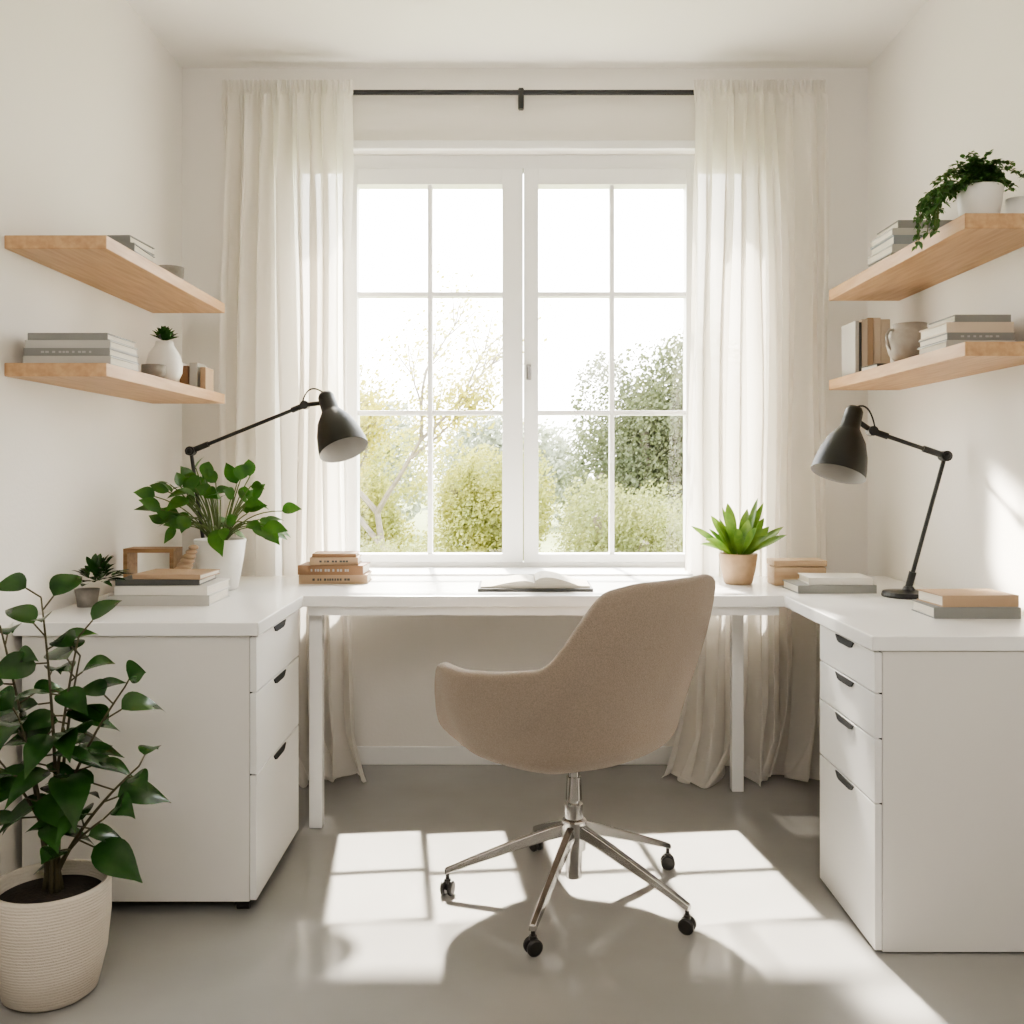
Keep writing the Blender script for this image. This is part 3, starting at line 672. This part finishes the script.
c = V((-0.955, 3.27, DZ)); e = empty("potted_plant", c, "bushy green leafy plant in white conical pot on desk", "plant")
pot(e, c, 0.083, 0.058, 0.165, M['ceramic'])
rnd = random.Random(4); bs, bl = BM(), BM()
for k in range(66):
    a = k * 2.399 + rnd.uniform(-0.3, 0.3); el = rnd.uniform(0.1, 1.45); R_ = rnd.uniform(0.08, 0.175) + 0.06 * math.sin(el) ** 2
    d = V((math.cos(a) * math.cos(el) * 1.2, math.sin(a) * math.cos(el) * 0.7, math.sin(el)))
    st = c + V((math.cos(a) * 0.02 - 0.005, math.sin(a) * 0.02, 0.148)); tp = st + d * R_ + V((-0.01, 0, 0.02))
    pp = bez(st, st + V((d.x * R_ * 0.3, d.y * R_ * 0.3, R_ * 0.6)), tp, 8)
    tube(bs, pp, 0.002, 5)
    dl = (d + V((rnd.uniform(-.6, .6), rnd.uniform(-.5, .1), rnd.uniform(-0.9, 0.3)))).normalized()
    Lf = rnd.uniform(0.06, 0.095)
    leaf(bl, tp, dl, Lf, Lf * 0.58, rnd.uniform(0.1, 0.4), 0.15, up=(rnd.uniform(-.6, .6), rnd.uniform(-1.6, -0.1), 0.8), peak=0.75, xmin=XL + 0.006, ex=1.1)
mk("stems", bs, M['stem'], parent=e, smooth=True); mk("foliage", bl, M['leafmid'], parent=e, smooth=True)

c = V((0.776, 3.43, DZ)); e = empty("potted_plant", c, "small arching yellow-green plant in tan clay pot by window", "plant")
pot(e, c, 0.066, 0.048, 0.105, M['tan'])
rnd = random.Random(63); bl = BM()
for k in range(27):
    a = k * 2.399 + rnd.uniform(-.4, .4)
    q = (k + 1) / 27
    el = 1.45 - 0.85 * q ** 0.9 + rnd.uniform(-.15, .15)
    d = V((math.cos(a) * math.cos(el) * 1.1, math.sin(a) * math.cos(el) * 0.6, math.sin(el)))
    Lf = rnd.uniform(0.14, 0.235)
    st = c + V((math.cos(a) * 0.012, math.sin(a) * 0.012, 0.085))
    leaf(bl, st, d, Lf, rnd.uniform(0.027, 0.040), rnd.uniform(0.02, 0.10) + 0.35 * q * rnd.random(), 0.2, up=(-math.cos(a) * 0.8 + rnd.uniform(-.8, .8), -0.9, 1), peak=1.45, nl=11)
mk("foliage", bl, M['leafbright'], parent=e, smooth=True)

c = V((1.225, 2.62, 1.78)); e = empty("trailing_plant", c, "bushy trailing green plant in white pot on shelf", "plant")
pot(e, c, 0.058, 0.045, 0.10, M['ceramic'])
rnd = random.Random(12); bs, bl = BM(), BM()
for k in range(84):
    a = rnd.uniform(0, 6.28); el = rnd.uniform(0.0, 1.4); R_ = rnd.uniform(0.05, 0.125)
    d = V((math.cos(a) * math.cos(el) * 1.05, math.sin(a) * math.cos(el), math.sin(el) * 0.9))
    st = c + V((0, 0, 0.095)); tp = st + d * R_; dr = rnd.uniform(0, 0.03)
    pp = bez(st, st + V((d.x * R_ * 0.4, d.y * R_ * 0.4, R_ * 0.8)), tp - V((0, 0, dr)), 7)
    tube(bs, pp, 0.0012, 4)
    for p in pp[2:]:
        for q in range(3):
            dd = V((rnd.uniform(-1, 1), rnd.uniform(-1, 1), rnd.uniform(-0.5, 0.8))).normalized()
            Lf = rnd.uniform(0.013, 0.021); leaf(bl, p, dd, Lf, Lf * 0.75, 0.3, 0.2, nl=4, peak=0.75)
for k in range(18):
    st = c + V((-0.03, rnd.uniform(-0.05, 0.05), 0.09)); ex = -0.110 - rnd.uniform(0, 0.045)
    mid = c + V((ex * 1.0, rnd.uniform(-0.10, 0.06), 0.13)); end = c + V((ex, mid.y - c.y + rnd.uniform(-0.02, 0.02), rnd.uniform(-0.06, 0.04)))
    pp = bez(st, mid, end, 10); tube(bs, pp, 0.0012, 4)
    for p in pp[1:]:
        for q in range(3):
            dd = V((rnd.uniform(-1, 0.5), rnd.uniform(-1, 1), rnd.uniform(-0.9, 0.3))).normalized()
            Lf = rnd.uniform(0.013, 0.021); leaf(bl, p, dd, Lf, Lf * 0.75, 0.3, 0.2, nl=4, peak=0.75)
mk("stems", bs, M['stem'], parent=e, smooth=True); mk("foliage", bl, M['leaftrail'], parent=e, smooth=True)
b = BM(); lathe(b, [(0, 0), (0.026, 0), (0.031, 0.03), (0.03, 0.075), (0.026, 0.075), (0.025, 0.01), (0, 0.008)], (1.335, 2.64, 1.78)); mk("cup", b, M['ceramic'], origin=(1.335, 2.64, 1.78), label="white ceramic cup beside trailing plant on shelf", cat="cup", smooth=True)

# ------------------------------------------------------------------ garden outside
GZ = -0.3
b = BM(); box(b, -60, 60, 4.2, 120, GZ - 0.1, GZ); mk("ground", b, M['grass'], label="sunlit green lawn outside the window", cat="lawn", kind="structure")
def quadleaf(bm, p, s, rnd):
    n = V((rnd.gauss(0, 1), rnd.gauss(0, 1), rnd.gauss(0, 1))).normalized(); a = n.orthogonal().normalized(); c_ = n.cross(a)
    vs = [bm.verts.new(p + a * s), bm.verts.new(p + c_ * s * 0.6), bm.verts.new(p - a * s), bm.verts.new(p - c_ * s * 0.6)]
    bm.faces.new(vs)
def tree(x, y, h, spread, nleaf, lm, seed, label, lsz=0.05, trunk=0.06, depth=4, jit=0.13, lowf=0.5):
    rnd = random.Random(seed); e = empty("tree", (x, y, GZ), label, "tree"); bt, bl = BM(), BM(); ends = []
    def br(p, d, L_, r, k):
        pts_ = [p]; q = p.copy(); dd = d.copy()
        for i in range(4):
            dd = (dd + V((rnd.uniform(-1, 1), rnd.uniform(-1, 1), rnd.uniform(-0.4, 0.7))) * 0.16).normalized(); q = q + dd * L_ / 4; pts_.append(q.copy())
        tube(bt, pts_, [r * (1 - 0.11 * i) for i in range(5)], 6)
        if k <= 2: ends.extend(pts_[1:])
        if k == 0: return
        for i in range(3 if k > 1 else 4):
            a = rnd.uniform(0, 6.28); sp = rnd.uniform(0.5, 1.0) * spread
            nd = (dd + V((math.cos(a) * sp, math.sin(a) * sp, rnd.uniform(-0.1, 0.5)))).normalized()
            br(pts_[rnd.choice((2, 3, 4))], nd, L_ * rnd.uniform(0.6, 0.85), r * 0.58, k - 1)
    br(V((x, y, GZ)), V((0, 0, 1)), h * 0.36, trunk, depth)
    low = [p for p in ends if p.z < GZ + h * 0.66]
    for i in range(nleaf):
        p = rnd.choice(low if (low and rnd.random() < lowf) else ends) + V((rnd.gauss(0, jit), rnd.gauss(0, jit), rnd.gauss(0, jit)))
        quadleaf(bl, p, lsz * rnd.uniform(0.5, 1.2), rnd)
    mk("trunk", bt, M['bark'], parent=e); mk("foliage", bl, lm, parent=e)
def bush(x, y, rx, ry, h, n, lm, seed, label, lsz=0.06, nb=14, name="bush"):
    rnd = random.Random(seed); e = empty(name, (x, y, GZ), label, "bush"); bl = BM(); bt = BM()
    blobs = [(x + rnd.uniform(-0.6, 0.6) * rx, y + rnd.uniform(-0.5, 0.5) * ry, GZ + h * rnd.uniform(0.2, 0.78), rnd.uniform(0.28, 0.5)) for _ in range(nb)]
    for i in range(n):
        bx_, by_, bz_, br_ = rnd.choice(blobs); d = V((rnd.gauss(0, 1), rnd.gauss(0, 1), rnd.gauss(0, 1))).normalized() * (0.7 + 0.35 * rnd.random())
        p = V((bx_ + d.x * br_ * rx, by_ + d.y * br_ * ry, bz_ + d.z * br_ * h * 0.6)); p.z = max(GZ + 0.02, p.z)
        quadleaf(bl, p, lsz * rnd.uniform(0.5, 1.2), rnd)
    for i in range(6):
        bx_, by_, bz_, br_ = blobs[i]; tube(bt, bez((x, y, GZ), (x, y, GZ + h * 0.3), (bx_, by_, bz_), 5), 0.02 + 0.01 * h, 5)
    mk("branches", bt, M['bark'], parent=e); mk("foliage", bl, lm, parent=e)
tree(-0.95, 8.4, 3.1, 0.9, 15000, M['treeyellow'], 31, "slender garden tree with golden-green leaves", lsz=0.020, trunk=0.045, jit=0.10, lowf=0.65)
tree(-4.6, 10.5, 3.8, 1.0, 3000, M['treeyellow'], 35, "slender garden tree with golden-green leaves", lsz=0.05, trunk=0.06)
bush(1.42, 10.2, 1.0, 0.8, 2.95, 48000, M['treegreen'], 2, "dense rounded dark green garden shrub", lsz=0.026, nb=26)
bush(3.8, 11.0, 1.0, 1.0, 2.9, 4500, M['treegreen'], 12, "dense rounded dark green garden shrub", lsz=0.06)
bush(0.85, 7.8, 0.75, 0.6, 1.40, 28000, M['bush'], 3, "low green garden bush outside window", lsz=0.017, nb=22)
bush(-0.25, 10.6, 0.75, 0.7, 1.75, 30000, M['ybush'], 4, "rounded yellow-green garden bush outside window", lsz=0.023, nb=20)
bush(-1.75, 11.0, 0.9, 0.7, 1.9, 30000, M['ybush'], 14, "rounded yellow-green garden bush outside window", lsz=0.024, nb=20)
bush(-1.0, 6.6, 0.75, 0.45, 1.05, 26000, M['bush'], 5, "low green garden bush outside window", lsz=0.015, nb=20)
bush(-2.9, 8.2, 0.8, 0.8, 1.4, 2600, M['bush'], 6, "low green garden bush outside window", lsz=0.05)
bush(2.5, 7.8, 0.7, 0.7, 1.3, 2600, M['bush'], 7, "low green garden bush outside window", lsz=0.05)
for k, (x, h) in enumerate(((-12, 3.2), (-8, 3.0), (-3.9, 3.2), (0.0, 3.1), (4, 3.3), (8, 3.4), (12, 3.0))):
    bush(x, 22 + (k % 2) * 3.5, 2.3, 1.3, h, 14000, M['hazefol'], 50 + k, "distant hedge beyond the lawn, haze put into pale leaf colour", lsz=0.075, nb=26)

# ------------------------------------------------------------------ lights
w = bpy.data.worlds.new("world"); scene.world = w; w.use_nodes = True
nt = w.node_tree; bg = nt.nodes["Background"]
tc = nt.nodes.new("ShaderNodeTexCoord"); sp = nt.nodes.new("ShaderNodeSeparateXYZ"); rp = nt.nodes.new("ShaderNodeValToRGB")
nt.links.new(tc.outputs["Generated"], sp.inputs[0]); nt.links.new(sp.outputs["Z"], rp.inputs[0]); nt.links.new(rp.outputs[0], bg.inputs[0])
rp.color_ramp.elements[0].color = (1.0, 0.98, 0.95, 1); rp.color_ramp.elements[1].color = (0.88, 0.94, 1.0, 1)
bg.inputs[1].default_value = 7.4

SD = V((0.09, -0.77, -1.0)).normalized()
SE = 14
SC = (1, 0.93, 0.81)
sun = bpy.data.lights.new("sun", 'SUN'); sun.energy = SE; sun.angle = math.radians(1.8); sun.color = SC
so = bpy.data.objects.new("sun", sun); COL.objects.link(so); so.rotation_euler = SD.to_track_quat('-Z', 'Y').to_euler()
def area(name, loc, d, sx, sy, power, color=(1, 1, 1), spread=180):
    l = bpy.data.lights.new(name, 'AREA'); l.shape = 'RECTANGLE'; l.size = sx; l.size_y = sy; l.energy = power; l.color = color
    l.spread = math.radians(spread)
    o_ = bpy.data.objects.new(name, l); COL.objects.link(o_); o_.location = loc; o_.rotation_euler = V(d).normalized().to_track_quat('-Z', 'Y').to_euler()
    return o_
area("added_fill_light", (0.05, -0.6, 2.3), (0, 1, -0.35), 1.8, 0.9, 17, (1, 0.955, 0.89))  # added soft fill behind the camera, not a lamp of the room
UPV = (V((0, 0, 1)) - SD * SD.z).normalized()
for x0, x1 in ((-0.555, -0.305), (-0.28, -0.04), (0.08, 0.355), (0.38, 0.70)):  # added lamps below the worktop, imitating sun that the desk blocks
    for off in (-0.127, 0.127):  # spaces between the lamps stand for window-bar shadows
        lc = V(((x0 + x1) / 2, 3.265, 0.555)) + UPV * off
        area("added_sun_patch_light", lc, SD, x1 - x0, 0.232, 1.2 * SE * (x1 - x0) * 0.232, SC, 2.5)
area("added_sun_patch_light", (0.62, 3.62, 1.62), V((1.38, 2.74, 0.93)) - V((0.62, 3.62, 1.62)), 0.16, 0.26, SE * 0.16 * 0.26 * 1.3, SC, 5)  # added lamp imitating a sun patch on the east wall
area("added_sun_patch_light", (0.84 - 0.162, 2.14 + 0.77 * 1.8, 1.8), SD, 0.16, 0.14, SE * 0.16 * 0.14, SC, 4)  # added lamp extending the sun patch on the floor
